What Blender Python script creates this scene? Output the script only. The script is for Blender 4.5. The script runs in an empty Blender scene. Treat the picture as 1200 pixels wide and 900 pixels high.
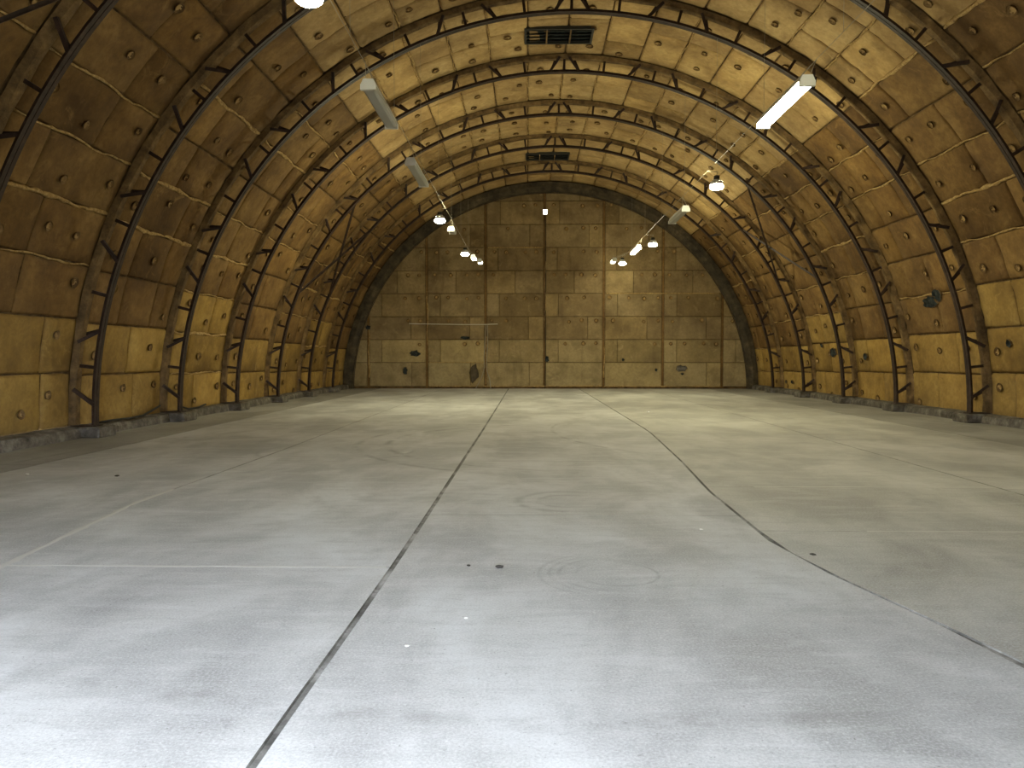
import bpy, bmesh, math, random
import numpy as np
from mathutils import Vector, Matrix
random.seed(7)
S = bpy.context.scene
COL = S.collection

# ------------------------------------------------------------------ camera
cam_d = bpy.data.cameras.new('camera')
cam_d.sensor_width = 36.0
cam_d.lens = 27.0                      # f = 900 px on a 1200 px wide frame
cam_d.clip_end = 300
cam = bpy.data.objects.new('camera', cam_d)
COL.objects.link(cam)
cam.location = (0, 0, 1.5)
cam.rotation_euler = (math.pi / 2 - math.atan(33 / 900), 0, math.atan(18 / 900))
S.camera = cam

# ------------------------------------------------------------------ world / daylight / exposure
SKY_STRENGTH = 33.0
W = bpy.data.worlds.new('world')
S.world = W
W.use_nodes = True
bgn = W.node_tree.nodes['Background']
bgn.inputs[0].default_value = (0.80, 0.88, 1.0, 1)     # plain overcast sky, seen by the hall only through its gate
bgn.inputs[1].default_value = SKY_STRENGTH

SUN_STRENGTH = 0.0
if SUN_STRENGTH:
    sd = bpy.data.lights.new('sun', 'SUN')
    sd.energy = SUN_STRENGTH
    sd.angle = math.radians(8)
    sd.color = (1.0, 0.97, 0.93)
    so = bpy.data.objects.new('sun', sd)
    COL.objects.link(so)
    so.rotation_euler = Vector((0.5, 0.86, -0.55)).to_track_quat('-Z', 'Y').to_euler()

S.view_settings.view_transform = 'Standard'
S.view_settings.look = 'None'
S.view_settings.gamma = 1.0
S.view_settings.use_curve_mapping = False
S.view_settings.exposure = 0.0

LED_EMIT = 900.0            # radiance of the lenses, the only source of lamp light
TUBE_EMIT = 42.0
LED_COL = (1.0, 0.95, 0.62)
TUBE_COL = (1.0, 0.96, 0.74)

# ------------------------------------------------------------------ hall dimensions (metres)
XC = 1.0                       # centre line of the hall
RI = 9.0                       # inner chord radius of the arch ribs
RP = 9.43                      # face of the foam panels
BAY = 3.491
Y1 = 17.57
def ry(n): return Y1 + BAY * (n - 1)          # rib stations, n = -2 .. 6
def z0(y): return 0.2 - 0.0172 * (y - Y1)     # the vault sinks slightly towards the end wall
YEND = 35.16
YFRONT = -0.7

# ------------------------------------------------------------------ materials
def mat(name, base=(.5, .5, .5), rough=.8, metal=0.0):
    m = bpy.data.materials.new(name)
    m.use_nodes = True
    b = m.node_tree.nodes['Principled BSDF']
    b.inputs['Base Color'].default_value = (*base, 1)
    b.inputs['Roughness'].default_value = rough
    b.inputs['Metallic'].default_value = metal
    b.inputs['Specular IOR Level'].default_value = 0.25
    return m

class NT:
    def __init__(s, m):
        s.t = m.node_tree; s.n = s.t.nodes; s.l = s.t.links
        s.b = s.n['Principled BSDF']
    def new(s, t, **kw):
        n = s.n.new(t)
        for k, v in kw.items(): setattr(n, k, v)
        return n
    def pos(s):
        return s.new('ShaderNodeNewGeometry').outputs['Position']
    def mapping(s, vec, scale=(1, 1, 1), loc=(0, 0, 0)):
        n = s.new('ShaderNodeMapping')
        n.inputs['Scale'].default_value = scale
        n.inputs['Location'].default_value = loc
        s.l.new(vec, n.inputs['Vector']); return n.outputs[0]
    def noise(s, vec, scale, detail=4, rough=.55, dist=0):
        n = s.new('ShaderNodeTexNoise')
        n.inputs['Scale'].default_value = scale
        n.inputs['Detail'].default_value = detail
        n.inputs['Roughness'].default_value = rough
        n.inputs['Distortion'].default_value = dist
        s.l.new(vec, n.inputs['Vector']); return n.outputs['Fac']
    def ramp(s, fac, stops):
        n = s.new('ShaderNodeValToRGB')
        e = n.color_ramp.elements
        while len(e) < len(stops): e.new(0.5)
        for el, (p, c) in zip(e, stops):
            el.position = p
            el.color = (*c, 1) if len(c) == 3 else c
        s.l.new(fac, n.inputs[0]); return n.outputs['Color']
    def mix(s, fac, a, b, mode='MIX'):
        n = s.new('ShaderNodeMix', data_type='RGBA', blend_type=mode)
        if isinstance(fac, (int, float)): n.inputs[0].default_value = fac
        else: s.l.new(fac, n.inputs[0])
        for i, v in ((6, a), (7, b)):
            if isinstance(v, tuple): n.inputs[i].default_value = (*v, 1)
            else: s.l.new(v, n.inputs[i])
        return n.outputs[2]
    def math(s, op, a, b=None, c=None, clamp=False):
        n = s.new('ShaderNodeMath', operation=op, use_clamp=clamp)
        for i, v in enumerate((a, b, c)):
            if v is None: continue
            if isinstance(v, (int, float)): n.inputs[i].default_value = v
            else: s.l.new(v, n.inputs[i])
        return n.outputs[0]
    def rnd(s):
        return s.new('ShaderNodeObjectInfo').outputs['Random']
    def bump(s, h, strength=.3, dist=.02):
        n = s.new('ShaderNodeBump')
        n.inputs['Strength'].default_value = strength
        n.inputs['Distance'].default_value = dist
        s.l.new(h, n.inputs['Height']); s.l.new(n.outputs[0], s.b.inputs['Normal'])
    def base(s, c): s.l.new(c, s.b.inputs['Base Color'])

def foam_mat(name, c_dark, c_mid, c_light):
    """sprayed polyurethane panel: blotchy ochre with dirt runs, each panel a little different"""
    m = mat(name, c_mid, .9)
    k = NT(m)
    p = k.pos()
    big = k.noise(p, .8, 6, .68)
    col = k.ramp(big, [(.34, c_dark), (.51, c_mid), (.66, c_light)])
    fine = k.noise(p, 9, 6, .7)
    col = k.mix(k.math('MULTIPLY', k.math('SUBTRACT', fine, .40, clamp=True), 1.8, clamp=True), col, c_dark)
    r = k.rnd()
    tint = k.ramp(r, [(0, (.72, .68, .60)), (.35, (.95, .92, .9)), (.7, (1.0, 1.0, 1.0)), (1, (1.16, 1.12, 1.0))])
    col = k.mix(1.0, col, tint, 'MULTIPLY')
    # dirt runs
    run = k.noise(k.mapping(p, (2.4, 2.4, .35)), 1.0, 5, .6, .6)
    mask = k.ramp(run, [(.58, (0, 0, 0)), (.78, (1, 1, 1))])
    col = k.mix(k.math('MULTIPLY', mask, .38), col, (.055, .036, .017))
    k.base(col)
    mott = k.noise(p, 2.6, 6, .7, .8)
    col = k.mix(k.ramp(mott, [(.56, (0, 0, 0)), (.70, (.55, .55, .55))]), col, c_light)
    col = k.mix(k.ramp(mott, [(.30, (.6, .6, .6)), (.42, (0, 0, 0))]), col, c_dark)
    k.base(col)
    h = k.math('ADD', k.math('MULTIPLY', k.noise(p, 3.2, 4), 1.4), k.math('MULTIPLY', fine, .35))
    k.bump(h, .55, .03)
    return m

M = {}
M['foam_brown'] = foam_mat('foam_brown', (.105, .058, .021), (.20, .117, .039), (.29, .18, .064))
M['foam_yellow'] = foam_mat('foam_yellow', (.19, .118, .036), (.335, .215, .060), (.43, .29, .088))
M['foam_tan'] = foam_mat('foam_tan', (.27, .175, .074), (.46, .315, .138), (.57, .41, .19))  # ceiling rows: extra brightness overhead put into a paler foam colour
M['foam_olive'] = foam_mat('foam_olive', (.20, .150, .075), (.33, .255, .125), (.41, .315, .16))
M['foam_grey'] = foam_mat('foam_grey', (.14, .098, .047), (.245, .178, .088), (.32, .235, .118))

M['bead'] = mat('foam_bead', (.45, .30, .13), .9)
k = NT(M['bead']); p = k.pos(); f_ = k.noise(p, 14, 5, .7)
k.base(k.ramp(f_, [(.3, (.17, .10, .04)), (.5, (.40, .26, .10)), (.75, (.58, .43, .20))])); k.bump(f_, .8, .03)

M['disc'] = mat('fixing_disc', (.2, .12, .05), .85)
k = NT(M['disc']); p = k.pos()
k.base(k.mix(k.rnd(), (.25, .155, .06), (.38, .25, .10))); k.bump(k.noise(p, 25, 3), .5, .01)

M['grime'] = mat('seam_grime', (.12, .07, .028), .95)
k = NT(M['grime']); p = k.pos()
k.base(k.ramp(k.noise(p, 4, 5, .65), [(.38, (.085, .048, .02)), (.62, (.24, .15, .06))]))

M['joint'] = mat('joint_backing', (.10, .062, .026), .95)
k = NT(M['joint']); p = k.pos()
k.base(k.ramp(k.noise(p, 5, 4), [(.35, (.055, .032, .014)), (.65, (.17, .105, .045))]))

M['rust'] = mat('rusty_brown_paint', (.05, .03, .022), .6, 0.0)
k = NT(M['rust']); p = k.pos(); f_ = k.noise(p, 6, 6, .65)
k.base(k.ramp(f_, [(.35, (.020, .012, .009)), (.55, (.040, .023, .016)), (.75, (.075, .042, .027))]))
k.bump(k.noise(p, 40, 3), .3, .004)

M['outer'] = mat('foamed_over_chord', (.16, .1, .05), .9)
k = NT(M['outer']); p = k.pos(); f_ = k.noise(p, 3, 6, .7)
k.base(k.ramp(f_, [(.35, (.07, .042, .018)), (.55, (.17, .105, .042)), (.72, (.30, .19, .075))])); k.bump(f_, .8, .05)

M['endarch'] = mat('sooty_end_arch', (.07, .055, .04), .95)
k = NT(M['endarch']); p = k.pos(); f_ = k.noise(p, 2.2, 7, .7)
k.base(k.ramp(f_, [(.35, (.03, .025, .018)), (.55, (.075, .058, .036)), (.75, (.16, .12, .07))])); k.bump(f_, .9, .05)

M['concrete_rough'] = mat('rough_concrete', (.2, .18, .15), .95)
k = NT(M['concrete_rough']); p = k.pos(); f_ = k.noise(p, 4, 7, .7)
k.base(k.ramp(f_, [(.32, (.045, .04, .032)), (.52, (.13, .115, .095)), (.72, (.27, .25, .21))])); k.bump(f_, 1.0, .05)

M['shadow_black'] = mat('hole_black', (.012, .015, .016), .9)
k = NT(M['shadow_black']); p = k.pos()
k.base(k.ramp(k.noise(p, 9, 4), [(.4, (.008, .010, .011)), (.7, (.05, .06, .058))]))

M['dark_metal'] = mat('dark_painted_metal', (.03, .03, .026), .6)
M['white_metal'] = mat('white_enamel', (.72, .71, .66), .45)
M['grey_alu'] = mat('grey_aluminium', (.62, .62, .62), .4, .3)
M['cable'] = mat('black_cable', (.02, .02, .02), .6)
M['wire'] = mat('pale_wire', (.30, .26, .19), .6)
M['tube_off'] = mat('diffuser_unlit', (.42, .42, .38), .35)
M['white_pipe'] = mat('white_pipe', (.62, .58, .48), .5)
M['debris_dark'] = mat('debris_dark', (.05, .045, .04), .9)
M['debris_pale'] = mat('debris_pale', (.75, .74, .7), .8)
def emit(name, col, st):
    m = mat(name, (0.8, 0.8, 0.8), .5)
    b = m.node_tree.nodes['Principled BSDF']
    b.inputs['Emission Color'].default_value = (*col, 1)
    b.inputs['Emission Strength'].default_value = st
    return m
M['led_on'] = emit('led_lens', LED_COL, LED_EMIT)
M['led_far'] = emit('led_lens_far', LED_COL, LED_EMIT * .13)
M['led_near'] = emit('led_lens_near', LED_COL, LED_EMIT * .2)
M['led_bright'] = emit('led_lens_bright', LED_COL, LED_EMIT * .42)
M['tube_on'] = emit('diffuser_lit', TUBE_COL, TUBE_EMIT)
M['tube_far'] = emit('diffuser_lit_far', TUBE_COL, TUBE_EMIT * .25)
M['hole_glow'] = emit('daylight_hole_glow', (1.0, .86, .74), 8)

def floor_mat(name, warm, shade=1.0):
    m = mat(name, (.4, .4, .4), .75)
    k = NT(m); p = k.pos()
    if warm: d, c, l = (.27, .262, .235), (.39, .38, .34), (.48, .47, .43)
    else:    d, c, l = (.30, .296, .286), (.44, .436, .42), (.55, .55, .54)
    d, c, l = [tuple(q * shade for q in t) for t in (d, c, l)]
    big = k.noise(k.mapping(p, (1.0, .55, 1)), .8, 7, .62, .4)
    col = k.ramp(big, [(.36, d), (.5, c), (.63, l)])
    # scuffs running across the hall (sweeping marks)
    sw = k.noise(k.mapping(p, (.5, 3.2, 1)), 1.3, 6, .65, .5)
    col = k.mix(k.ramp(sw, [(.52, (0, 0, 0)), (.72, (.55, .55, .55))]), col, l)
    # dark worn / damp blotches
    bl = k.noise(k.mapping(p, (1.5, .9, 1), (3, 7, 0)), .45, 6, .6, .3)
    col = k.mix(k.ramp(bl, [(.52, (0, 0, 0)), (.62, (.65, .65, .65))]), col, d)
    # trowel grain: fine streaks lying across the hall, and grit
    gr = k.noise(k.mapping(p, (1.6, 6.0, 1)), 1.5, 9, .74, .5)
    col = k.mix(k.ramp(gr, [(.34, (.38, .38, .38)), (.50, (0, 0, 0))]), col, d)
    col = k.mix(k.ramp(gr, [(.55, (0, 0, 0)), (.70, (.5, .5, .5))]), col, l)
    grit = k.noise(p, 75, 4, .75)
    col = k.mix(k.math('MULTIPLY', k.math('SUBTRACT', grit, .48), 2.2, clamp=True), col, (.66, .66, .65))
    col = k.mix(k.math('MULTIPLY', k.math('SUBTRACT', .48, grit), 1.7, clamp=True), col, (.16, .155, .145))
    # pitted spots, light and dark
    sp = k.noise(p, 34, 3, .7)
    col = k.mix(k.ramp(sp, [(.62, (0, 0, 0)), (.72, (.55, .55, .55))]), col, (.62, .62, .60))
    col = k.mix(k.ramp(sp, [(.28, (.6, .6, .6)), (.36, (0, 0, 0))]), col, (.12, .115, .10))
    sep = k.new('ShaderNodeSeparateXYZ'); k.l.new(p, sep.inputs[0])
    x, y = sep.outputs[0], sep.outputs[1]
    brk = k.ramp(k.noise(p, 1.7, 5, .7), [(.42, (0, 0, 0)), (.56, (1, 1, 1))])
    def ring(cx, cy, r, w, st, xlim=None, ylim=None, col0=None):
        dx = k.math('SUBTRACT', x, cx); dy = k.math('SUBTRACT', y, cy)
        dist = k.math('SQRT', k.math('ADD', k.math('MULTIPLY', dx, dx), k.math('MULTIPLY', dy, dy)))
        v = k.math('SUBTRACT', 1.0, k.math('DIVIDE', k.math('ABSOLUTE', k.math('SUBTRACT', dist, r)), w), clamp=True)
        if xlim is not None: v = k.math('MULTIPLY', v, k.math('MULTIPLY', k.math('SUBTRACT', xlim, x), 1.2, clamp=True))
        if ylim is not None: v = k.math('MULTIPLY', v, k.math('MULTIPLY', k.math('SUBTRACT', ylim, y), 1.2, clamp=True))
        v = k.math('MULTIPLY', v, brk)
        return k.math('MULTIPLY', v, st * .85)
    marks = [ring(1.1, 13.4, 3.5, .09, .55, xlim=0.4), ring(1.1, 13.4, 4.0, .10, .45, xlim=-.2),
             ring(.2, 10.5, 7.4, .10, .35, xlim=2), ring(.62, 5.25, .40, .025, .6, xlim=.75), ring(.62, 5.25, .47, .02, .5, xlim=.6),
             ring(.62, 5.25, .54, .025, .55, xlim=.5), ring(.62, 5.25, .28, .02, .35), ring(.45, 7.9, .55, .08, .4, xlim=1.2), ring(.45, 7.9, .34, .05, .35, xlim=1.1),
             ring(6.5, 15.5, 6.0, .06, .4, xlim=2.2), ring(-3.0, 12.0, 1.2, .06, .35, ylim=13)]
    tot = marks[0]
    for q in marks[1:]: tot = k.math('MAXIMUM', tot, q)
    col = k.mix(tot, col, (.12, .11, .095))
    k.base(col)
    h = k.math('ADD', k.math('MULTIPLY', big, .6), k.math('MULTIPLY', k.noise(p, 40, 5, .7), .12))
    k.bump(h, .25, .02)
    rr = k.ramp(big, [(.35, (.62, .62, .62)), (.65, (.85, .85, .85))])
    k.l.new(rr, k.b.inputs['Roughness'])
    return m
M['floor_cool'] = floor_mat('floor_concrete_grey', False)
M['floor_warm'] = floor_mat('floor_concrete_buff', True)
M['floor_shaded'] = floor_mat('floor_concrete_shaded', True, .68)  # strips along both walls: lamp falloff put into a darker floor colour
M['floor_joint'] = mat('floor_joint_dirt', (.10, .095, .08), .95)
k = NT(M['floor_joint']); p = k.pos()
k.base(k.ramp(k.noise(p, 1.6, 7, .75), [(.36, (.06, .057, .052)), (.50, (.17, .165, .152)), (.62, (.36, .355, .335))]))
M['joint_pale'] = mat('floor_joint_dust', (.5, .49, .45), .95)
M['outside'] = mat('yard_gravel', (.30, .29, .27), .95)
k = NT(M['outside']); p = k.pos()
k.base(k.ramp(k.noise(p, 3, 6), [(.35, (.05, .048, .044)), (.65, (.12, .115, .105))]))

# ------------------------------------------------------------------ mesh helpers
def mesh(name, verts, faces, m=None, smooth=False):
    me = bpy.data.meshes.new(name)
    me.from_pydata([tuple(v) for v in verts], [], faces)
    bm = bmesh.new(); bm.from_mesh(me)
    bmesh.ops.recalc_face_normals(bm, faces=bm.faces)
    bm.to_mesh(me); bm.free()
    if m: me.materials.append(M[m] if isinstance(m, str) else m)
    if smooth:
        for q in me.polygons: q.use_smooth = True
    me.update()
    return me
def link(name, data, parent=None, loc=(0, 0, 0), rot=(0, 0, 0)):
    o = bpy.data.objects.new(name, data)
    COL.objects.link(o)
    o.location = loc; o.rotation_euler = rot
    if parent: o.parent = parent
    return o
def tag(o, label, cat, group=None):
    o['label'] = label; o['category'] = cat
    if group: o['group'] = group
    return o
def empty(name, loc, label, cat, group=None):
    return tag(link(name, None, None, loc), label, cat, group)
def struct(name, me):
    o = link(name, me); o['kind'] = 'structure'; return o

class MB:
    """collects pieces into one mesh"""
    def __init__(s): s.v = []; s.f = []
    def add(s, verts, faces):
        n = len(s.v); s.v += [tuple(q) for q in verts]; s.f += [tuple(i + n for i in q) for q in faces]
        return s
    def box(s, a, b):
        (x0, y0, z0_), (x1, y1, z1) = a, b
        v = [(x, y, z) for z in (z0_, z1) for y in (y0, y1) for x in (x0, x1)]
        return s.add(v, [(0, 2, 3, 1), (4, 5, 7, 6), (0, 1, 5, 4), (2, 6, 7, 3), (0, 4, 6, 2), (1, 3, 7, 5)])
    def bar(s, a, b, w, h, up=(0, 1, 0)):
        a = Vector(a); b = Vector(b); d = (b - a).normalized()
        u = Vector(up); u = (u - d * u.dot(d)).normalized(); r = d.cross(u)
        v = []
        for p_ in (a, b):
            for (i, j) in ((-1, -1), (1, -1), (1, 1), (-1, 1)):
                v.append(p_ + r * (w / 2 * i) + u * (h / 2 * j))
        return s.add(v, [(0, 1, 2, 3), (7, 6, 5, 4), (0, 4, 5, 1), (1, 5, 6, 2), (2, 6, 7, 3), (3, 7, 4, 0)])
    def angle(s, a, b, w, t, up=(0, 1, 0), flip=1):
        """L section bar"""
        a = Vector(a); b = Vector(b); d = (b - a).normalized()
        u = Vector(up); u = (u - d * u.dot(d)).normalized(); r = d.cross(u) * flip
        prof = [(0, 0), (w, 0), (w, t), (t, t), (t, w), (0, w)]
        v = [p_ + r * (i - w / 3) + u * (j - w / 3) for p_ in (a, b) for i, j in prof]
        f = [tuple(range(6)), tuple(range(11, 5, -1))] + [(i, (i + 1) % 6, 6 + (i + 1) % 6, 6 + i) for i in range(6)]
        return s.add(v, f)
    def tube(s, pts, r, n=6):
        pts = [Vector(q) for q in pts]; v = []; f = []
        for i, q in enumerate(pts):
            d = (pts[min(i + 1, len(pts) - 1)] - pts[max(i - 1, 0)]).normalized()
            ref = Vector((0, 0, 1)) if abs(d.z) < .9 else Vector((1, 0, 0))
            u = d.cross(ref).normalized(); w = d.cross(u)
            rr = r[i] if isinstance(r, (list, tuple)) else r
            for j in range(n):
                t = 2 * math.pi * j / n
                v.append(q + u * (rr * math.cos(t)) + w * (rr * math.sin(t)))
        for i in range(len(pts) - 1):
            for j in range(n):
                a_, b_ = i * n + j, i * n + (j + 1) % n
                f.append((a_, b_, b_ + n, a_ + n))
        f.append(tuple(range(n - 1, -1, -1))); m_ = (len(pts) - 1) * n
        f.append(tuple(range(m_, m_ + n)))
        return s.add(v, f)
    def lathe(s, prof, n=20, c=(0, 0, 0)):
        v = []; f = []
        for (r, z) in prof:
            for j in range(n):
                t = 2 * math.pi * j / n
                v.append((c[0] + r * math.cos(t), c[1] + r * math.sin(t), c[2] + z))
        for i in range(len(prof) - 1):
            for j in range(n):
                a_, b_ = i * n + j, i * n + (j + 1) % n
                f.append((a_, b_, b_ + n, a_ + n))
        f.append(tuple(range(n))); m_ = (len(prof) - 1) * n
        f.append(tuple(range(m_ + n - 1, m_ - 1, -1)))
        return s.add(v, f)
    def build(s, name, m, smooth=False): return mesh(name, s.v, s.f, m, smooth)

def P(r, phi, y=0.0, base=0.0):
    """point of the vault: phi = 0 at the crown, -90 deg on the left springing"""
    return (r * math.sin(phi), y, base + r * math.cos(phi))

# ------------------------------------------------------------------ floor
ground = struct('ground', MB().box((-40, -60, -.32), (40, YFRONT - .2, -.06)).build('ground', 'outside'))
floor = struct('floor', MB().box((XC - 9.45, YFRONT - .2, -.3), (XC + 9.45, YEND + .15, -.009)).build('floor', 'floor_joint'))
def wob(pts):
    def fn(y):
        for (ya, xa), (yb, xb) in zip(pts, pts[1:]):
            if y <= yb: return xa + (xb - xa) * max(0, (y - ya)) / (yb - ya)
        return pts[-1][1]
    return fn
JX = [lambda y: XC - 9.4, lambda y: -6.75, wob([(-1, -3.55), (5.3, -3.74), (7.7, -4.0), (12, -3.9), (36, -3.85)]),
      wob([(-1, -1.05), (2.7, -1.01), (4, -.98), (5.7, -.95), (15.3, -.90), (28, -.87), (36, -.86)]),
      wob([(-1, 2.6), (3.8, 2.44), (4.9, 2.16), (6.05, 1.97), (8.5, 2.02), (11, 2.2), (15.3, 2.42), (36, 2.35)]),
      lambda y: 5.35, lambda y: 8.2, lambda y: XC + 9.4]
JY = [[-.9, 4.5, 10.4, 16.5, 22.5, 28.5, YEND], [-.9, 5.35, 11.2, 17.0, 23.1, 29, YEND], [-.9, 5.38, 11.4, 17.4, 23.4, 29.4, YEND],
      [-.9, 1.4, 7.2, 10.9, 17, 23, 29, YEND], [-.9, 2.2, 6.58, 8.82, 14.9, 21, 27, YEND], [-.9, 6.5, 8.75, 14.7, 20.7, 26.8, YEND], [-.9, 3.2, 9.2, 15.2, 21.2, 27.3, YEND]]
GX = [.008, .003, .003, .014, .010, .003, .003, .008]
for i in range(7):
    for a, b in zip(JY[i], JY[i][1:]):
        g = .005
        ys = [a + g + (b - a - 2 * g) * t / 6 for t in range(7)]
        L = [(JX[i](y) + (GX[i] if i else 0), y) for y in ys]; R_ = [(JX[i + 1](y) - (GX[i + 1] if i < 6 else 0), y) for y in ys]
        v = []; f = []
        for (xl, y), (xr, _) in zip(L, R_):
            e = .006
            v += [(xl, y, -.06), (xl, y, -e), (xl + e, y, 0), (xr - e, y, 0), (xr, y, -e), (xr, y, -.06)]
        for t in range(6):
            for j in range(5):
                q = t * 6 + j
                f.append((q, q + 1, q + 7, q + 6))
        f += [(0, 5, 4, 3, 2, 1), (36, 37, 38, 39, 40, 41)]
        warm = i >= 4
        me = mesh('floor_slab', v, f, 'floor_shaded' if i in (0, 6) else 'floor_warm' if warm else 'floor_cool')
        me.materials.append(M['floor_joint'])            # dirt on the broken arrises
        for q in me.polygons:
            if q.index >= 30 or q.index % 5 != 2: q.material_index = 1
        link('floor_slab', me, floor)
# pale dust packed into three cross joints
for (x0, x1, yj) in ((-3.72, -1.0, 5.38), (2.9, 5.34, 6.58), (2.6, 5.34, 8.82), (5.37, 8.1, 6.5), (5.37, 8.1, 8.75), (-6.7, -3.78, 5.35)):
    n = 24; v = []; f = []
    for t in range(n + 1):
        x = x0 + (x1 - x0) * t / n; w = random.uniform(.008, .022); o_ = random.uniform(-.006, .006)
        v += [(x, yj - w + o_, .0006), (x, yj + o_, .003), (x, yj + w + o_, .0006)]
    for t in range(n):
        f += [(3 * t, 3 * t + 3, 3 * t + 4, 3 * t + 1), (3 * t + 1, 3 * t + 4, 3 * t + 5, 3 * t + 2)]
    link('joint_dust', mesh('joint_dust', v, f, 'joint_pale'), floor)

# dust ridge lying along the long joint on the left
v = []; f = []
for t in range(31):
    y = 4.9 + 3.6 * t / 30; x = JX[2](y) + random.uniform(-.008, .008); w = random.uniform(.018, .04)
    v += [(x - w, y, .0006), (x, y, .004), (x + w, y, .0006)]
for t in range(30):
    f += [(3 * t, 3 * t + 1, 3 * t + 4, 3 * t + 3), (3 * t + 1, 3 * t + 2, 3 * t + 5, 3 * t + 4)]
link('joint_dust', mesh('joint_dust', v, f, 'joint_pale'), floor)

# ------------------------------------------------------------------ vault shell: three pieces of the setting with their panels
def shell(name, p0, p1):
    v = []; f = []
    n = 24
    ys = [YFRONT - .2] + [ry(q) for q in range(-2, 7)] + [YEND + .15]
    for y in ys:
        for r in (9.49, 9.62):
            for t in range(n + 1):
                ph = p0 + (p1 - p0) * t / n
                q = P(r, ph, y, z0(y)); v.append((q[0] + XC, q[1], max(q[2], -.05)))
    s_ = 2 * (n + 1)
    for a in range(len(ys) - 1):
        for t in range(n):
            i = a * s_ + t
            f += [(i, i + 1, i + 1 + s_, i + s_), (i + n + 1, i + n + 1 + s_, i + n + 2 + s_, i + n + 2)]
        i = a * s_
        f += [(i, i + s_, i + s_ + n + 1, i + n + 1), (i + n, i + 2 * n + 1, i + s_ + 2 * n + 1, i + s_ + n)]
    for i in (0, (len(ys) - 1) * s_):
        for t in range(n): f.append((i + t, i + n + 1 + t, i + n + 2 + t, i + t + 1))
    return struct(name, mesh(name, v, f, 'joint', True))
NROW = 30
PH0 = math.pi / 2 + .010
DPH = 2 * PH0 / NROW
wall_left = shell('wall_left', -math.pi / 2 - .03, -PH0 + 8 * DPH)
ceiling = shell('ceiling', -PH0 + 8 * DPH, PH0 - 8 * DPH)
wall_right = shell('wall_right', PH0 - 8 * DPH, math.pi / 2 + .03)

def panel_mesh(w, dph, m, seed):
    rg = random.Random(seed)
    nu = max(3, int(w / .35)) + 2; nv = 6
    hw = w / 2 - .014; hp = dph / 2 - .012 / RP
    v = []; f = []
    def dz(): return rg.uniform(-.012, .012)
    wave = rg.uniform(0, 6)
    for j in range(nv + 1):
        for i in range(nu + 1):
            eu, et = .045 / hw, .045 / (hp * RP)
            u = -1 if i == 0 else 1 if i == nu else -1 + eu + (2 - 2 * eu) * (i - 1) / (nu - 2)
            t = -1 if j == 0 else 1 if j == nv else -1 + et + (2 - 2 * et) * (j - 1) / (nv - 2)
            edge = i in (0, nu) or j in (0, nv)
            r = RP + (.034 if edge else dz() - .010 * math.cos(u * 1.2))
            uu = u * hw + (rg.uniform(-.012, .004) * (1 if u > 0 else -1) if edge else 0)
            ph = t * hp + (rg.uniform(-.0012, .0004) * (1 if t > 0 else -1) if edge else 0)
            v.append(P(r, ph, uu))
    n = (nu + 1) * (nv + 1)
    for j in range(nv):
        for i in range(nu):
            a = j * (nu + 1) + i
            f.append((a, a + 1, a + nu + 2, a + nu + 1))
    ringi = [i for i in range(nu + 1)] + [j * (nu + 1) + nu for j in range(1, nv + 1)] + [nv * (nu + 1) + i for i in range(nu - 1, -1, -1)] + [j * (nu + 1) for j in range(nv - 1, 0, -1)]
    for q in ringi:
        x, y, z = v[q]; s_ = 9.495 / math.hypot(x, z); v.append((x * s_, y, z * s_))
    for a in range(len(ringi)):
        b = (a + 1) % len(ringi)
        f.append((ringi[a], n + a, n + b, ringi[b]))
    me = mesh('panel', v, f, m, True)
    me.materials.append(M['grime'])
    inner = nu * nv
    for q in me.polygons:
        if q.index >= inner: q.material_index = 1
    return me
def disc_mesh(seed):
    """washer pressed into the foam: dark sunk ring round a foam coloured boss"""
    rg = random.Random(seed)
    v = []; f = []; n = 12
    r = rg.uniform(.066, .086)
    for (q, h) in ((r * 1.2, .034), (r * 1.04, .004), (r * .80, .020), (r * .62, -.002), (r * .28, -.010)):
        for j in range(n):
            t = 2 * math.pi * j / n; k_ = q * rg.uniform(.9, 1.1)
            v.append((k_ * math.cos(t), k_ * math.sin(t), h))
    for i in range(4):
        for j in range(n):
            a, b = i * n + j, i * n + (j + 1) % n
            f.append((a, b, b + n, a + n))
    f.append(tuple(range(4 * n, 5 * n)))
    me = mesh('fixing_disc', v, f, 'disc', True)
    me.materials.append(M['grime'])
    for q in me.polygons:
        if q.index < 2 * n or (q.index < 3 * n and rg.random() < .6): q.material_index = 1
    return me
def bead_mesh(length, seed, along='y', size=.035):
    """irregular squeezed-out foam along a joint"""
    rg = random.Random(seed); n = int(length / .14)
    pts = []; rr = []
    ph = rg.uniform(0, 6)
    for i in range(n + 1):
        t = -length / 2 + length * i / n
        off = .020 * math.sin(i * .55 + ph) + rg.uniform(-.014, .014)
        rad = size * 1.25 * (.55 + .5 * abs(math.sin(i * .23 + ph))) * rg.uniform(.6, 1.35)
        pts.append((off, t, 0)); rr.append(rad)
    return MB().tube(pts, rr, 6).build('foam_bead', 'bead', True)
SPL = {0: (.62,), 1: (.30,), 2: (.45,), 3: (.72,), 4: (.34, .74), 5: (.52,)}
PW = BAY - .26
pm_cache = {}
def pmesh(w, mname):
    key = (round(w, 2), mname)
    if key not in pm_cache: pm_cache[key] = [panel_mesh(w, DPH, mname, hash(key) % 999 + s_) for s_ in range(3)]
    return random.choice(pm_cache[key])
discs = [disc_mesh(s_) for s_ in range(5)]
beads = [bead_mesh(PW * .97, 40 + s_) for s_ in range(5)]
thinbeads = [bead_mesh(PW * .97, 60 + s_, size=.018) for s_ in range(4)]
rg = random.Random(3)
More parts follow.
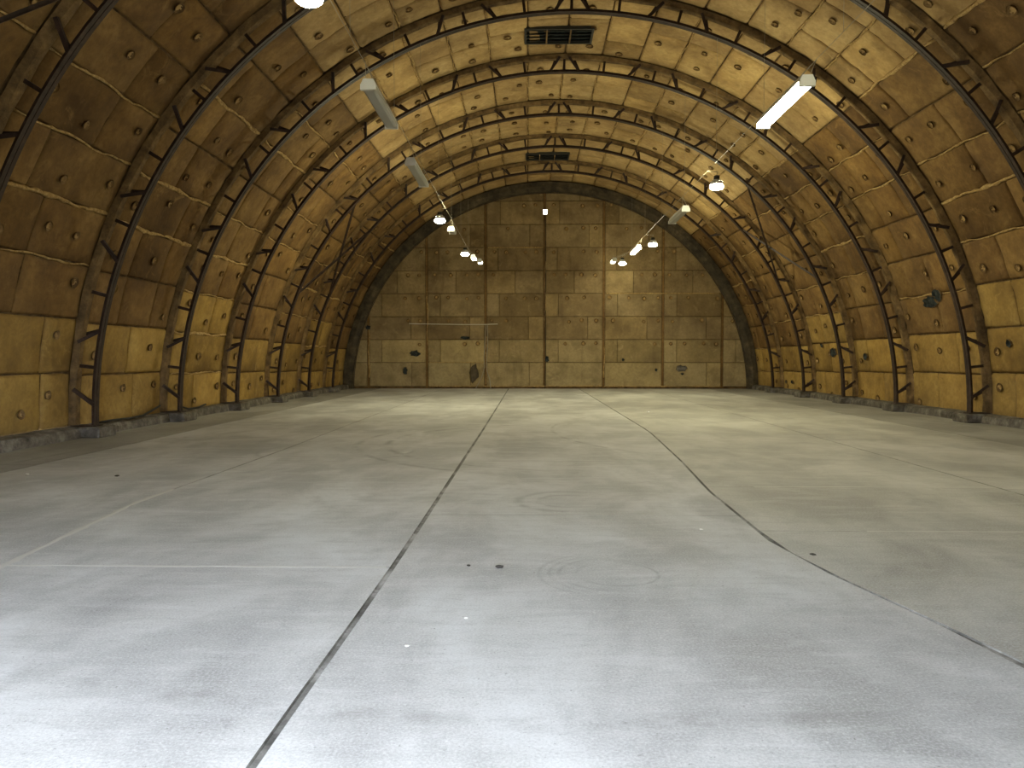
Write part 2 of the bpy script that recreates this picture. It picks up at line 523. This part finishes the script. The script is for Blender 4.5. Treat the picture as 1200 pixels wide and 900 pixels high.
for row in range(NROW):
    phi = -PH0 + (row + .5) * DPH
    par = wall_left if row < 8 else (wall_right if row >= NROW - 8 else ceiling)
    fromfoot = min(row, NROW - 1 - row)
    for b in range(-2, 6):
        ya, yb = ry(b) + .13, ry(b + 1) - .13
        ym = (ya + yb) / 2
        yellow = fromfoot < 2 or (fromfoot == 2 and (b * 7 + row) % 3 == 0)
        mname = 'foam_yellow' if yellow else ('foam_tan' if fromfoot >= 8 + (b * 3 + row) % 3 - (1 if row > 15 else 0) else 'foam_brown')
        cuts = [0] + list(SPL[(row * 5 + b * 2 + row // 3) % 6]) + [1]
        for c0, c1 in zip(cuts, cuts[1:]):
            w = PW * (c1 - c0)
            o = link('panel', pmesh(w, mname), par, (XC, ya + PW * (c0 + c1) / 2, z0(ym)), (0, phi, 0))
        # plate washers that hold the foam boards
        if not (par is ceiling and b > 3):
            for fr in (.14, .5, .84):
                if rg.random() < .22: continue
                ph = phi + rg.uniform(-.25, .3) * DPH
                q = P(RP - .022, ph, ya + PW * (fr + rg.uniform(-.07, .07)), z0(ym))
                link('fixing_disc', rg.choice(discs), par, (q[0] + XC, q[1], q[2]), (0, ph + math.pi, 0))
        # foam squeezed out of the lower joint of the row
        if row > 0 and not (b in (1, 4) and abs(phi - DPH / 2) < .16):
            u = rg.random()
            if u < (.62 if 3 <= fromfoot else .3):
                ph = phi - DPH / 2
                q = P(RP + .012, ph, ym, z0(ym))
                fat = fromfoot in (4, 7, 10) or rg.random() < .2
                link('foam_bead', rg.choice(beads if fat else thinbeads), par, (q[0] + XC, q[1], q[2]), (0, ph, 0))

# ragged openings broken into the foam of the right wall
def ragged(name, w, h, seed, m='shadow_black', rim=True):
    rg_ = random.Random(seed); n = 16; v = []; f = []
    rad = [rg_.uniform(.62, 1.0) for _ in range(n)]
    for (s_, z_) in ((1.12, 0.0), (1.05, .035), (.86, .020), (.55, .004)):
        for j in range(n):
            t = 2 * math.pi * j / n
            v.append((w / 2 * rad[j] * s_ * math.cos(t), h / 2 * rad[j] * s_ * math.sin(t), z_))
    for i in range(3):
        for j in range(n):
            a, b = i * n + j, i * n + (j + 1) % n
            f.append((a, b, b + n, a + n))
    f.append(tuple(range(48, 64)))
    me = mesh(name, v, f, m, False)
    if rim:
        me.materials.append(M['outer'])
        for i, q in enumerate(me.polygons):
            if i < n: q.material_index = 1
    return me
def wall_hole(par, phi, y, w, h, seed):
    q = P(RP - .02, phi, y, z0(y))
    # local z looks to the hall axis, local x along the hall
    nrm = Vector((-math.sin(phi), 0, -math.cos(phi))); ax = Vector((0, 1, 0)); up = nrm.cross(ax)
    m_ = Matrix((ax, up, nrm)).transposed().to_4x4()
    o = link('broken_hole', ragged('broken_hole', w, h, seed), par)
    o.matrix_world = Matrix.Translation((q[0] + XC, q[1], q[2])) @ m_
    return o
HOLES = [(73.5, 19.35, .75, .34, 1), (72.6, 18.95, .4, .36, 2), (80.5, 26.0, .62, .34, 3), (78.8, 26.9, .22, .2, 4), (81.5, 23.6, .3, .24, 5), (87, 30.3, .25, .16, 6), (87, 31.0, .2, .16, 8), (80.5, 16.6, .22, .2, 7)]
for (dg, y, w, h, sd_) in HOLES: wall_hole(wall_right, math.radians(dg), y, w, h, sd_)

# ------------------------------------------------------------------ end wall
wall_back = struct('wall_back', None)
bpy.data.objects.remove(wall_back)
def disc_wall(name, y0, y1, m, hole=None):
    n = 64; zb = z0(y0); a0 = math.pi / 2 + .02
    out = [(XC + 9.6 * math.sin(-a0 + 2 * a0 * t / n), zb + 9.6 * math.cos(-a0 + 2 * a0 * t / n)) for t in range(n + 1)]
    if not hole:
        v = [(x, y, z) for y in (y0, y1) for x, z in out]
        f = [tuple(range(n + 1)), tuple(range(2 * n + 1, n, -1))] + [(i, (i + 1) % (n + 1), n + 1 + (i + 1) % (n + 1), n + 1 + i) for i in range(n + 1)]
        return struct(name, mesh(name, v, f, m))
    hx0, hx1, hz = hole
    b_ = MB()
    def top(x): return zb + math.sqrt(max(9.6 ** 2 - (x - XC) ** 2, 0.01))
    xs = [XC - 9.59 + 19.18 * t / 48 for t in range(49)]
    xs = sorted(set([x for x in xs] + [hx0, hx1]))
    for xa, xb in zip(xs, xs[1:]):
        inside = xa >= hx0 - 1e-6 and xb <= hx1 + 1e-6
        za = hz if inside else -.1
        v = [(xa, y0, za), (xb, y0, za), (xb, y0, top(xb)), (xa, y0, top(xa)), (xa, y1, za), (xb, y1, za), (xb, y1, top(xb)), (xa, y1, top(xa))]
        b_.add(v, [(0, 1, 2, 3), (7, 6, 5, 4), (0, 4, 5, 1), (3, 2, 6, 7), (0, 3, 7, 4), (1, 5, 6, 2)])
    return struct(name, b_.build(name, m))
wall_back = disc_wall('wall_back', YEND, YEND + .12, 'joint')
GATE = (-3.3, 0.45, 3.4)
wall_front = disc_wall('wall_front', YFRONT - .15, YFRONT, 'foam_brown', GATE)

def clip_circle(poly, cx, cz, r):
    n = 72
    for t in range(n):
        a = 2 * math.pi * t / n; nx, nz = math.cos(a), math.sin(a)
        out = []
        for i in range(len(poly)):
            p_, q = poly[i], poly[(i + 1) % len(poly)]
            dp = (p_[0] - cx) * nx + (p_[1] - cz) * nz - r; dq = (q[0] - cx) * nx + (q[1] - cz) * nz - r
            if dp <= 0: out.append(p_)
            if (dp < 0 < dq) or (dq < 0 < dp):
                k_ = dp / (dp - dq); out.append((p_[0] + (q[0] - p_[0]) * k_, p_[1] + (q[1] - p_[1]) * k_))
        poly = out
        if len(poly) < 3: return []
    return poly
CX = [-9.98, -7.29, -4.6, -1.91, .78, 3.47, 6.16, 8.85, 11.5]
ZR = [.10] + [.15 + 1.045 * (i + 1) for i in range(9)]
zc = z0(YEND)
rg = random.Random(11)
nd = 0
for r_ in range(9):
    for c_ in range(8):
        xa, xb = CX[c_] + .055, CX[c_ + 1] - .055
        sp = {0: .75, 1: .22, 2: .74, 3: .22, 4: .5, 5: .2, 6: .76, 7: .24, 8: .6}[r_]
        if r_ == 0 and c_ in (4, 5, 7): sp = None
        pieces = [(xa, xb)] if sp is None else [(xa, xa + (xb - xa) * sp), (xa + (xb - xa) * sp, xb)]
        for (p0, p1) in pieces:
            poly = clip_circle([(p0 + .008, ZR[r_] + .012), (p1 - .008, ZR[r_] + .012), (p1 - .008, ZR[r_ + 1] - .012), (p0 + .008, ZR[r_ + 1] - .012)], XC, zc, 9.15)
            if len(poly) < 3: continue
            ar = sum(poly[i][0] * poly[(i + 1) % len(poly)][1] - poly[(i + 1) % len(poly)][0] * poly[i][1] for i in range(len(poly))) / 2
            if abs(ar) < .04: continue
            mx = sum(q[0] for q in poly) / len(poly); mz = sum(q[1] for q in poly) / len(poly)
            n = len(poly); pr = rg.uniform(-.012, .008); v = []
            for (sh, y) in ((0, YEND + .01), (0, YEND - .035 + pr), (.02, YEND - .05 + pr)):
                for (x, z) in poly:
                    d = math.hypot(mx - x, mz - z) or 1
                    v.append((x + (mx - x) / d * sh - mx, y - YEND, z + (mz - z) / d * sh - mz))
            f = [tuple(range(2 * n, 3 * n)), tuple(range(n - 1, -1, -1))]
            for a in range(2):
                for i in range(n): f.append((a * n + i, a * n + (i + 1) % n, (a + 1) * n + (i + 1) % n, (a + 1) * n + i))
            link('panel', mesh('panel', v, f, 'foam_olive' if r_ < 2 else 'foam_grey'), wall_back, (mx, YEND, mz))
        if r_ >= 1:
            for fr in (.12, .38, .66, .9):
                if rg.random() < .3: continue
                x = xa + (xb - xa) * (fr + rg.uniform(-.04, .04)); z = ZR[r_ + 1] - rg.uniform(.16, .24)
                if math.hypot(x - XC, z - zc) > 8.9: continue
                link('fixing_disc', rg.choice(discs), wall_back, (x, YEND - .068, z), (math.pi / 2, 0, 0))
for c_ in range(1, 8):           # posts behind the vertical joints
    x = CX[c_]; zt = zc + math.sqrt(9.1 ** 2 - (x - XC) ** 2)
    link('post_strip', MB().box((x - .04, YEND - .035, .05), (x + .04, YEND, zt)).build('post_strip', 'foam_brown'), wall_back)
for (c_, z, ln) in ((3, 1.3, 2.2), (4, 4.3, 3.0), (2, 3.2, 2.5), (5, 1.2, 1.4), (1, 1.6, 2.2)):
    o = link('foam_bead', bead_mesh(ln, 90 + c_, size=.020), wall_back, (CX[c_] + .03, YEND - .045, z), (math.pi / 2, 0, 0))
for (x0, x1, z) in ((3.6, 8.7, 4.33), (-1.8, .7, 6.42), (-4.5, -2.0, 1.195), (.9, 3.4, .12), (-4.5, 3, .11), (3.5, 8.8, .11)):
    o = link('foam_bead', bead_mesh(x1 - x0, int(90 + z * 10), size=.022), wall_back, ((x0 + x1) / 2, YEND - .045, z), (0, 0, math.pi / 2))
def back_patch(x, z, w, h, seed, m='shadow_black', rim=False, rot=0):
    link('broken_hole', ragged('broken_hole', w, h, seed, m, rim), wall_back, (x, YEND - .062, z), (math.pi / 2, rot, 0))
back_patch(-2.84, 2.32, .5, .16, 21); back_patch(-5.15, 1.62, .5, .3, 22); back_patch(6.98, .92, .56, .36, 23, 'concrete_rough', True)
back_patch(-5.6, .82, .22, .36, 24); back_patch(-7.3, 2.8, .26, .2, 25); back_patch(4.36, 1.33, .13, .13, 26); back_patch(5.86, .86, .13, .16, 27)
back_patch(.9, 1.35, .2, .36, 28); back_patch(7.05, .68, .16, .1, 29); back_patch(-2.42, .72, .42, .95, 30, 'endarch')

# ------------------------------------------------------------------ concrete curbs along both walls
def curb(name, side, seed):
    rg_ = random.Random(seed); v = []; f = []
    n = 70; ya, yb = YFRONT, YEND - .02
    for i in range(n + 1):
        y = ya + (yb - ya) * i / n
        j = lambda s_=.03: rg_.uniform(-s_, s_)
        xi = 9.12 + j(.025)
        for (x, z) in ((xi, -.03), (xi + .01 + j(.012), .09 + j()), (xi + .04 + j(.02), .17 + j(.025)), (9.30, .19 + j(.02)), (9.46, .2), (9.46, -.03)):
            v.append((XC + side * x, y, z))
    for i in range(n):
        for q in range(5):
            a = i * 6 + q; f.append((a, a + 1, a + 7, a + 6))
    f += [tuple(range(6)), tuple(range(n * 6 + 5, n * 6 - 1, -1))]
    return struct(name, mesh(name, v, f, 'concrete_rough'))
curb('trim_1', -1, 5); curb('trim_2', 1, 6)

# ------------------------------------------------------------------ arch ribs
def ring_section(profiles, a0, a1, n, name, m, jitter=0, seed=1):
    rg_ = random.Random(seed); b_ = MB()
    for prof in profiles:
        k_ = len(prof); v = []; f = []
        for i in range(n + 1):
            ph = a0 + (a1 - a0) * i / n
            for (r, y) in prof:
                v.append(P(r + rg_.uniform(-jitter, jitter), ph, y + rg_.uniform(-jitter, jitter)))
        for i in range(n):
            for j in range(k_):
                a, c = i * k_ + j, i * k_ + (j + 1) % k_
                f.append((a, c, c + k_, a + k_))
        f += [tuple(range(k_ - 1, -1, -1)), tuple(range(n * k_, n * k_ + k_))]
        b_.add(v, f)
    return b_.build(name, m)
def L_prof(s): return [(RI, s * .008), (RI, s * .085), (RI + .012, s * .085), (RI + .012, s * .020), (RI + .085, s * .020), (RI + .085, s * .008)]
post_me = MB().angle((0, 0, RI + .05), (0, 0, 9.38), .062, .012).build('post', 'rust')
def diag(s):
    b_ = MB()
    b_.angle((-s * .02, -.03, RI + .03), (s * .26, -.13, 9.37), .062, .010)
    b_.angle((-s * .02, .03, RI + .03), (s * .12, .13, 9.37), .062, .010, flip=-1)
    return b_.build('diagonal', 'rust')
diag_me = {1: diag(1), -1: diag(-1)}
foot_me = MB().box((-.02, -.13, 0), (.45, .13, .018)).build('base_plate', 'rust')
RIB_L = {-2: 'rib nearest the gate, arching overhead outside the view',
         -1: 'rib cut by the top left corner, nearest one seen',
         0: 'rib with left foot farthest left on the floor, crown above view',
         1: 'rib whose crown touches the top edge, in front of nearer vent',
         2: 'rib just behind the nearer crown vent',
         3: 'rib in mid hall, nearer one carrying crossed wind braces',
         4: 'rib just in front of the farther crown vent',
         5: 'rib right in front of the dark end arch'}
SM = 14.2 / 9.0
for n_ in range(-2, 6):
    y = ry(n_); zb = z0(y)
    root = empty('arch_rib', (XC, y, zb), 'rusty brown lattice ' + RIB_L[n_], 'arch rib')
    aw = math.acos((.215 - zb) / RI); aw2 = math.acos((.215 - zb) / 9.37)
    link('inner_chord', ring_section([L_prof(1), L_prof(-1)], -aw, aw, 96, 'inner_chord', 'rust'), root)
    link('outer_chord', ring_section([[(9.355, -.07), (9.345, .07), (9.45, .13), (9.45, -.13)]], -aw2, aw2, 110, 'outer_chord', 'outer', .012, n_), root)
    st = [(0, 'p', 0)]
    d_i = 0
    for side in (1, -1):
        items = [(.37, 'd')]
        for q in range(10):
            items.append((1.05 + 1.34 * q, 'p')); items.append((1.72 + 1.34 * q, 'd'))
        sg = 1
        for (s_, kd) in items:
            ph = s_ / 9.0
            if ph > aw - .012: continue
            if kd == 'p': st.append((side * ph, 'p', 0))
            else:
                st.append((side * ph, 'd', -side * sg)); sg = -sg
    for (ph, kd, sg) in st:
        if kd == 'p': link('post', post_me, root, (0, 0, 0), (0, ph, 0))
        else: link('diagonal', diag_me[sg], root, (0, 0, 0), (0, ph, 0))
    for side in (1, -1):
        xf = RI * math.sin(aw)
        link('base_plate', foot_me, root, (side * (xf - .03), 0, .2 - zb), (0, 0, 0 if side > 0 else math.pi))
# footings: rough blocks under every foot in view
ORD = {-1: 'in front of the viewer end', 0: 'sixth', 1: 'fifth', 2: 'fourth', 3: 'third', 4: 'second', 5: 'first'}
for n_ in range(0, 6):
    for side, sn in ((-1, 'left'), (1, 'right')):
        if n_ == 0 and side == 1: continue
        rg_ = random.Random(n_ * 3 + side); bm = bmesh.new()
        bmesh.ops.create_cube(bm, size=1)
        bmesh.ops.scale(bm, vec=(.50, .62 + rg_.uniform(-.06, .1), .2), verts=bm.verts)
        bmesh.ops.bevel(bm, geom=list(bm.edges), offset=.02, segments=1, affect='EDGES')
        for q in bm.verts:
            q.co += Vector((rg_.uniform(-.012, .012), rg_.uniform(-.015, .015), rg_.uniform(-.01, 0) if q.co.z > 0 else 0)); q.co.z += .1
        me = bpy.data.meshes.new('concrete_footing'); bm.to_mesh(me); bm.free(); me.materials.append(M['concrete_rough'])
        o = link('concrete_footing', me, None, (XC + side * (RI + .04), ry(n_), 0))
        tag(o, 'rough concrete footing under %s foot of the %s lattice rib from the end wall' % (sn, ORD[n_]), 'footing', 'footings under the ribs')

# end arch against the end wall
zb = z0(YEND); aw = math.acos((0.005 - zb) / 9.0)
o = empty('end_arch', (XC, YEND, zb), 'sooty dark solid arch framing the far end wall', 'arch rib')
link('arch_band', ring_section([[(9.0, -.30), (8.97, -.16), (9.0, -.055), (9.12, -.052), (9.42, -.06), (9.42, -.34), (9.2, -.36)]], -aw, aw, 120, 'arch_band', 'endarch', .014, 9), o)
link('inner_angle', ring_section([[(8.955, -.10), (8.955, -.052), (8.975, -.052), (8.975, -.10)]], -aw, aw, 96, 'inner_angle', 'rust'), o)

# ------------------------------------------------------------------ wind braces between ribs
def rp(n, deg, r=RI + .04):
    a = math.radians(deg); y = ry(n); q = P(r, a, y, z0(y)); return Vector((q[0] + XC, q[1], q[2]))
def brace(a, b, label):
    c = (a + b) / 2
    me = MB().angle(a - c, b - c, .06, .010, up=(0, 0, 1))
    d = (b - a).normalized()
    for e in (a, b):
        q = e - c; s_ = d * (.12 if e is a else -.12)
        me.bar(q, q + s_, .11, .012, up=(0, 0, 1))
    o = link('wind_brace', me.build('wind_brace', 'rust'), None, c)
    tag(o, label, 'brace', 'wind braces')
brace(rp(3, -68), rp(4, -48), 'dark wind brace on the left, rising from low on the nearer rib')
brace(rp(3, -46), rp(4, -66), 'dark wind brace on the left, falling from high on the nearer rib')
brace(rp(3, 64.8), rp(4, 48), 'dark wind brace on the right, rising from low on the nearer rib')
brace(rp(3, 40.8), rp(4, 64), 'dark wind brace on the right, falling from high on the nearer rib')
brace(rp(-2, -69), rp(-1, -44), 'dark steel wind brace crossing the top left corner of the view')

# ------------------------------------------------------------------ crown vents
def vent(y, L, label):
    ph = -.23 / RP
    t = empty('roof_vent', (XC - .22, y, z0(y) + RP - .09), label, 'vent', 'crown vents')
    w = 1.72; b_ = MB()
    for (a, c) in (((-w / 2, -L / 2, 0), (w / 2, -L / 2 + .05, .09)), ((-w / 2, L / 2 - .05, 0), (w / 2, L / 2, .09)), ((-w / 2, -L / 2 + .05, 0), (-w / 2 + .05, L / 2 - .05, .09)), ((w / 2 - .05, -L / 2 + .05, 0), (w / 2, L / 2 - .05, .09))): b_.box(a, c)
    link('frame', b_.build('frame', 'dark_metal'), t)
    link('back_plate', MB().box((-w / 2 + .05, -L / 2 + .05, .06), (w / 2 - .05, L / 2 - .05, .085)).build('back_plate', 'shadow_black'), t)
    dv = MB().box((-.02, -L / 2 + .05, 0), (.02, L / 2 - .05, .058)).build('divider', 'outer')
    for x in (-.30, .29): link('divider', dv, t, (x, 0, 0))
    for yy in [-L / 2 + .05 + (L - .1) * (q + .5) / 4 for q in range(4)]:
        for (xa, xb) in ((-w / 2 + .05, -.32), (-.28, .27), (.31, w / 2 - .05)):
            link('louvre_blade', MB().bar((xa, 0, 0), (xb, 0, 0), .09, .008, up=(0, -.6, .8)).build('louvre_blade', 'dark_metal'), t, (0, yy, .032))
vent(19.62, .92, 'dark louvred crown vent, the nearer of two, with two dividers')
vent(30.6, .95, 'dark louvred crown vent, the farther of two, near end wall')

# ------------------------------------------------------------------ lamps
LZ = 5.5
ROWX = {'left': -2.42, 'right': 4.25}
def lamp_cable(side):
    x = ROWX[side]
    t = empty('lamp_cable', (x, YEND, LZ + .36), 'thin pale cable along the hall carrying the %s row of lamps' % side, 'cable', 'lamp cables')
    ys = [YFRONT] + [ry(q) for q in range(-2, 7)]
    pts = [(0, y - YEND, 0) for y in ys]; pts[-1] = (0, -.06, 0)
    link('cable', MB().tube(pts, .005, 5).build('cable', 'wire'), t)
    for q in range(-2, 6):
        y = ry(q); zt = z0(y) + math.sqrt(RI ** 2 - (x - XC) ** 2)
        link('hanger', MB().tube([(0, y - YEND, 0), (0, y - YEND, zt - LZ - .36 + .02)], .003, 5).build('hanger', 'wire'), t)
lamp_cable('left'); lamp_cable('right')

def led_lamp(x, y, row, label):
    zt = LZ
    t = empty('bay_lamp', (x, y, zt), label, 'lamp', 'round high bay lamps')
    b_ = MB().lathe([(.05, .17), (.09, .165), (.105, .10), (.135, .085), (.142, .066), (.142, .048), (.12, .044), (.02, .044)], 28)
    for q in range(14):
        a = 2 * math.pi * q / 14
        b_.bar((.09 * math.cos(a), .09 * math.sin(a), .115), (.135 * math.cos(a), .135 * math.sin(a), .098), .006, .05, up=(0, 0, 1))
    link('housing', b_.build('housing', 'grey_alu'), t)
    link('driver_box', MB().lathe([(.055, .16), (.07, .18), (.07, .25), (.05, .265)], 16).build('driver_box', 'dark_metal', True), t)
    link('hook', MB().tube([(0, 0, .26), (0, 0, .30), (.02, 0, .325), (.02, 0, .35), (0, 0, .372), (-.016, 0, .35)], .007, 6).build('hook', 'wire'), t)
    dx = ROWX[row] - x
    if abs(dx) > .02: link('bracket', MB().tube([(0, 0, .352), (dx, 0, .365)], .008, 6).build('bracket', 'wire'), t)
    link('lens', MB().lathe([(.132, .046), (.152, .028), (.162, .004), (.155, -.026), (.125, -.052), (.07, -.068), (.02, -.073)], 28).build('lens', 'led_far' if y > 29 else (('led_near' if row == 'left' else 'led_bright') if y < 10 else 'led_on'), True), t)
led_lamp(-2.45, 8.70, 'left', 'lit round high bay lamp at the top edge, nearest of the left row')
led_lamp(-2.60, 22.9, 'left', 'lit round high bay lamp in the left row over mid hall')
led_lamp(-2.46, 30.4, 'left', 'lit round high bay lamp farthest in the left row, beside short lit battens')
led_lamp(4.32, 8.45, 'right', 'lit round high bay lamp nearest of the right row, just above the view')
led_lamp(4.48, 18.45, 'right', 'lit round high bay lamp in the right row, just beyond the big lit batten')
led_lamp(4.52, 27.97, 'right', 'lit round high bay lamp in the right row, beside a slanting lit batten')
led_lamp(4.12, 33.6, 'right', 'lit round high bay lamp farthest in the right row, near end wall')

def batten(x, y0, y1, row, lit, label, w=.22):
    L = y1 - y0; t = empty('batten_lamp', (x, (y0 + y1) / 2, LZ), label, 'lamp', 'lit batten lamps' if lit else 'unlit batten lamps')
    v = []; f = []
    prof = [(-w * .5, .02), (-w * .34, .10), (w * .34, .10), (w * .5, .02)]
    b_ = MB(); v = [(q[0], s_ * L / 2, q[1]) for s_ in (-1, 1) for q in prof]
    b_.add(v, [(0, 1, 2, 3), (7, 6, 5, 4), (0, 4, 5, 1), (1, 5, 6, 2), (2, 6, 7, 3), (3, 7, 4, 0)])
    link('housing', b_.build('housing', 'white_metal'), t)
    pr = [(-w * .47, .018), (-w * .45, -.035), (-w * .28, -.06), (w * .28, -.06), (w * .45, -.035), (w * .47, .018)]
    v = [(q[0], s_ * (L / 2 - .05), q[1]) for s_ in (-1, 1) for q in pr]; k_ = 6
    link('diffuser', MB().add(v, [tuple(range(6)), tuple(range(11, 5, -1))] + [(i, (i + 1) % 6, 6 + (i + 1) % 6, 6 + i) for i in range(6)]).build('diffuser', ('tube_far' if y0 > 25 else 'tube_on') if lit else 'tube_off'), t)
    for s_ in (-1, 1):
        a, c = sorted((s_ * (L / 2 - .048), s_ * (L / 2 + .012)))
        link('end_cap', MB().box((-w * .52, a, -.066), (w * .52, c, .015)).build('end_cap', 'white_metal'), t)
        dx = ROWX[row] - x
        b_ = MB(); yy = s_ * (L / 2 - .12)
        b_.tube([(-.06, yy, .10), (dx, yy, .358)], .005, 5); b_.tube([(.06, yy, .10), (dx, yy, .358)], .005, 5)
        link('suspension_wire', b_.build('suspension_wire', 'wire'), t)
batten(-2.36, 11.47, 13.45, 'left', False, 'unlit batten lamp in the left row, nearest one')
batten(-2.42, 15.98, 18.04, 'left', False, 'unlit batten lamp in the left row, second one, farther and smaller')
batten(-2.42, 24.4, 25.0, 'left', False, 'short unlit batten lamp in the left row right behind a round lamp')
batten(-2.20, 31.2, 32.0, 'left', True, 'short lit batten lamp right of the far left round lamp, nearer of two', .2)
batten(-2.02, 32.5, 33.2, 'left', True, 'short lit batten lamp in the far left row, farther of two', .2)
batten(4.08, 11.43, 13.58, 'right', True, 'big lit batten lamp glowing white at upper right, nearest one')
batten(4.32, 21.2, 23.2, 'right', False, 'unlit batten lamp in the right row in front of the end arch')
batten(4.11, 28.62, 30.27, 'right', True, 'slanting lit batten lamp left of a round lamp on the right', .2)
batten(3.64, 32.3, 33.1, 'right', True, 'short lit batten lamp farthest in the right row', .2)

# ------------------------------------------------------------------ fittings on the end wall
t = empty('daylight_box', (.80, YEND - .07, 8.0), 'tiny square glowing box for a daylight hole high on the end wall', 'lamp')  # glowing box added in place of a small hole letting in daylight
link('case', MB().box((-.10, -.10, -.12), (.10, 0, .12)).build('case', 'white_metal'), t)
link('lens', MB().box((-.085, -.12, -.10), (.085, -.10, .10)).build('lens', 'hole_glow'), t)
b_ = MB(); b_.tube([(0, 0, 0), (.02, 0, 2.0), (0, -.01, 3.2), (.015, 0, 5.0), (0, 0, 7.83)], .013, 6)
tag(link('wall_conduit', b_.build('wall_conduit', 'cable'), None, (.80, YEND - .09, .02)), 'thin dark conduit running up middle of end wall to small glowing box', 'conduit')
b_ = MB(); b_.tube([(-2.05, 0, .02), (-.9, 0, 0), (.4, 0, -.02), (1.35, 0, -.02), (2.0, 0, .0)], .016, 6)
tag(link('white_rail', b_.build('white_rail', 'white_pipe'), None, (-3.35, YEND - .085, 2.95)), 'thin white rail fixed level across left part of end wall', 'rail')
def hang(x, pts, label, r=.02):
    b_ = MB(); b_.tube(pts, r, 6)
    tag(link('hanging_cable', b_.build('hanging_cable', 'wire'), None, (x, YEND - .085, 0)), label, 'cable', 'cables hanging on the end wall')
hang(-1.93, [(.03, 0, 2.9), (0, 0, 2.2), (-.05, 0, 1.4), (-.02, 0, 1.0), (-.15, 0, .55), (-.32, -.03, .2), (-.42, -.08, .03)], 'pale cable on the end wall bending left to the floor')
hang(-1.87, [(.05, -.03, 2.9), (.06, -.03, 2.0), (0, -.03, 1.2), (.03, -.03, .8), (.14, -.03, .45), (.2, -.05, .03)], 'pale cable on the end wall bending right to the floor')

# ------------------------------------------------------------------ loose things on the floor and curb
def floor_cable(pts, label):
    b_ = MB(); c = Vector(pts[0]); b_.tube([Vector(q) - c for q in pts], .022, 6)
    tag(link('loose_cable', b_.build('loose_cable', 'cable', True), None, c), label, 'cable', 'loose cables on the left curb')
floor_cable([(-8.22, 14.5, .22), (-8.2, 15.0, .23), (-8.18, 15.6, .22), (-8.2, 16.2, .23), (-8.25, 16.7, .30), (-8.27, 17.1, .38)], 'black loose cable lying on left curb between the two nearest rib feet in view')
floor_cable([(-8.22, 18.0, .30), (-8.2, 18.4, .22), (-8.2, 19.0, .22), (-8.25, 19.5, .26)], 'short black loose cable on left curb behind the second rib foot in view')

def chip(x, y, s, m, seed, label, flat=.35):
    rg_ = random.Random(seed); bm = bmesh.new()
    bmesh.ops.create_icosphere(bm, subdivisions=1, radius=s)
    for q in bm.verts:
        q.co *= rg_.uniform(.7, 1.15); q.co.z *= flat
    zm = min(q.co.z for q in bm.verts)
    for q in bm.verts: q.co.z -= zm
    me = bpy.data.meshes.new('rubble_chip'); bm.to_mesh(me); bm.free(); me.materials.append(M[m])
    tag(link('rubble_chip', me, None, (x, y, 0)), label, 'debris', 'specks of debris on the floor')
chip(-.2, 5.39, .035, 'debris_dark', 1, 'dark flat chip on the grey floor right of the long joint')
chip(-.42, 5.42, .018, 'debris_dark', 2, 'tiny dark chip just left of the dark flat chip')
chip(3.2, 20.4, .05, 'debris_pale', 3, 'bright white speck on the far floor near the right row of lamps')
chip(-.62, 3.9, .016, 'debris_pale', 4, 'small white speck just right of the long floor joint up front')
chip(-.35, 4.33, .012, 'debris_pale', 5, 'tiny white speck on floor ahead of dark chip')
chip(2.15, 5.78, .03, 'debris_dark', 6, 'dark splinter on the buff floor right of the cracked joint', .2)
chip(6.2, 9.5, .03, 'debris_pale', 7, 'white speck on the floor at far right')
chip(-6.3, 9.5, .035, 'debris_pale', 8, 'white speck on the floor at far left')
chip(-5.1, 9.4, .035, 'debris_dark', 9, 'dark speck on the floor at left')
chip(1.5, 6.6, .02, 'debris_pale', 10, 'small white speck near the cracked joint at mid right')
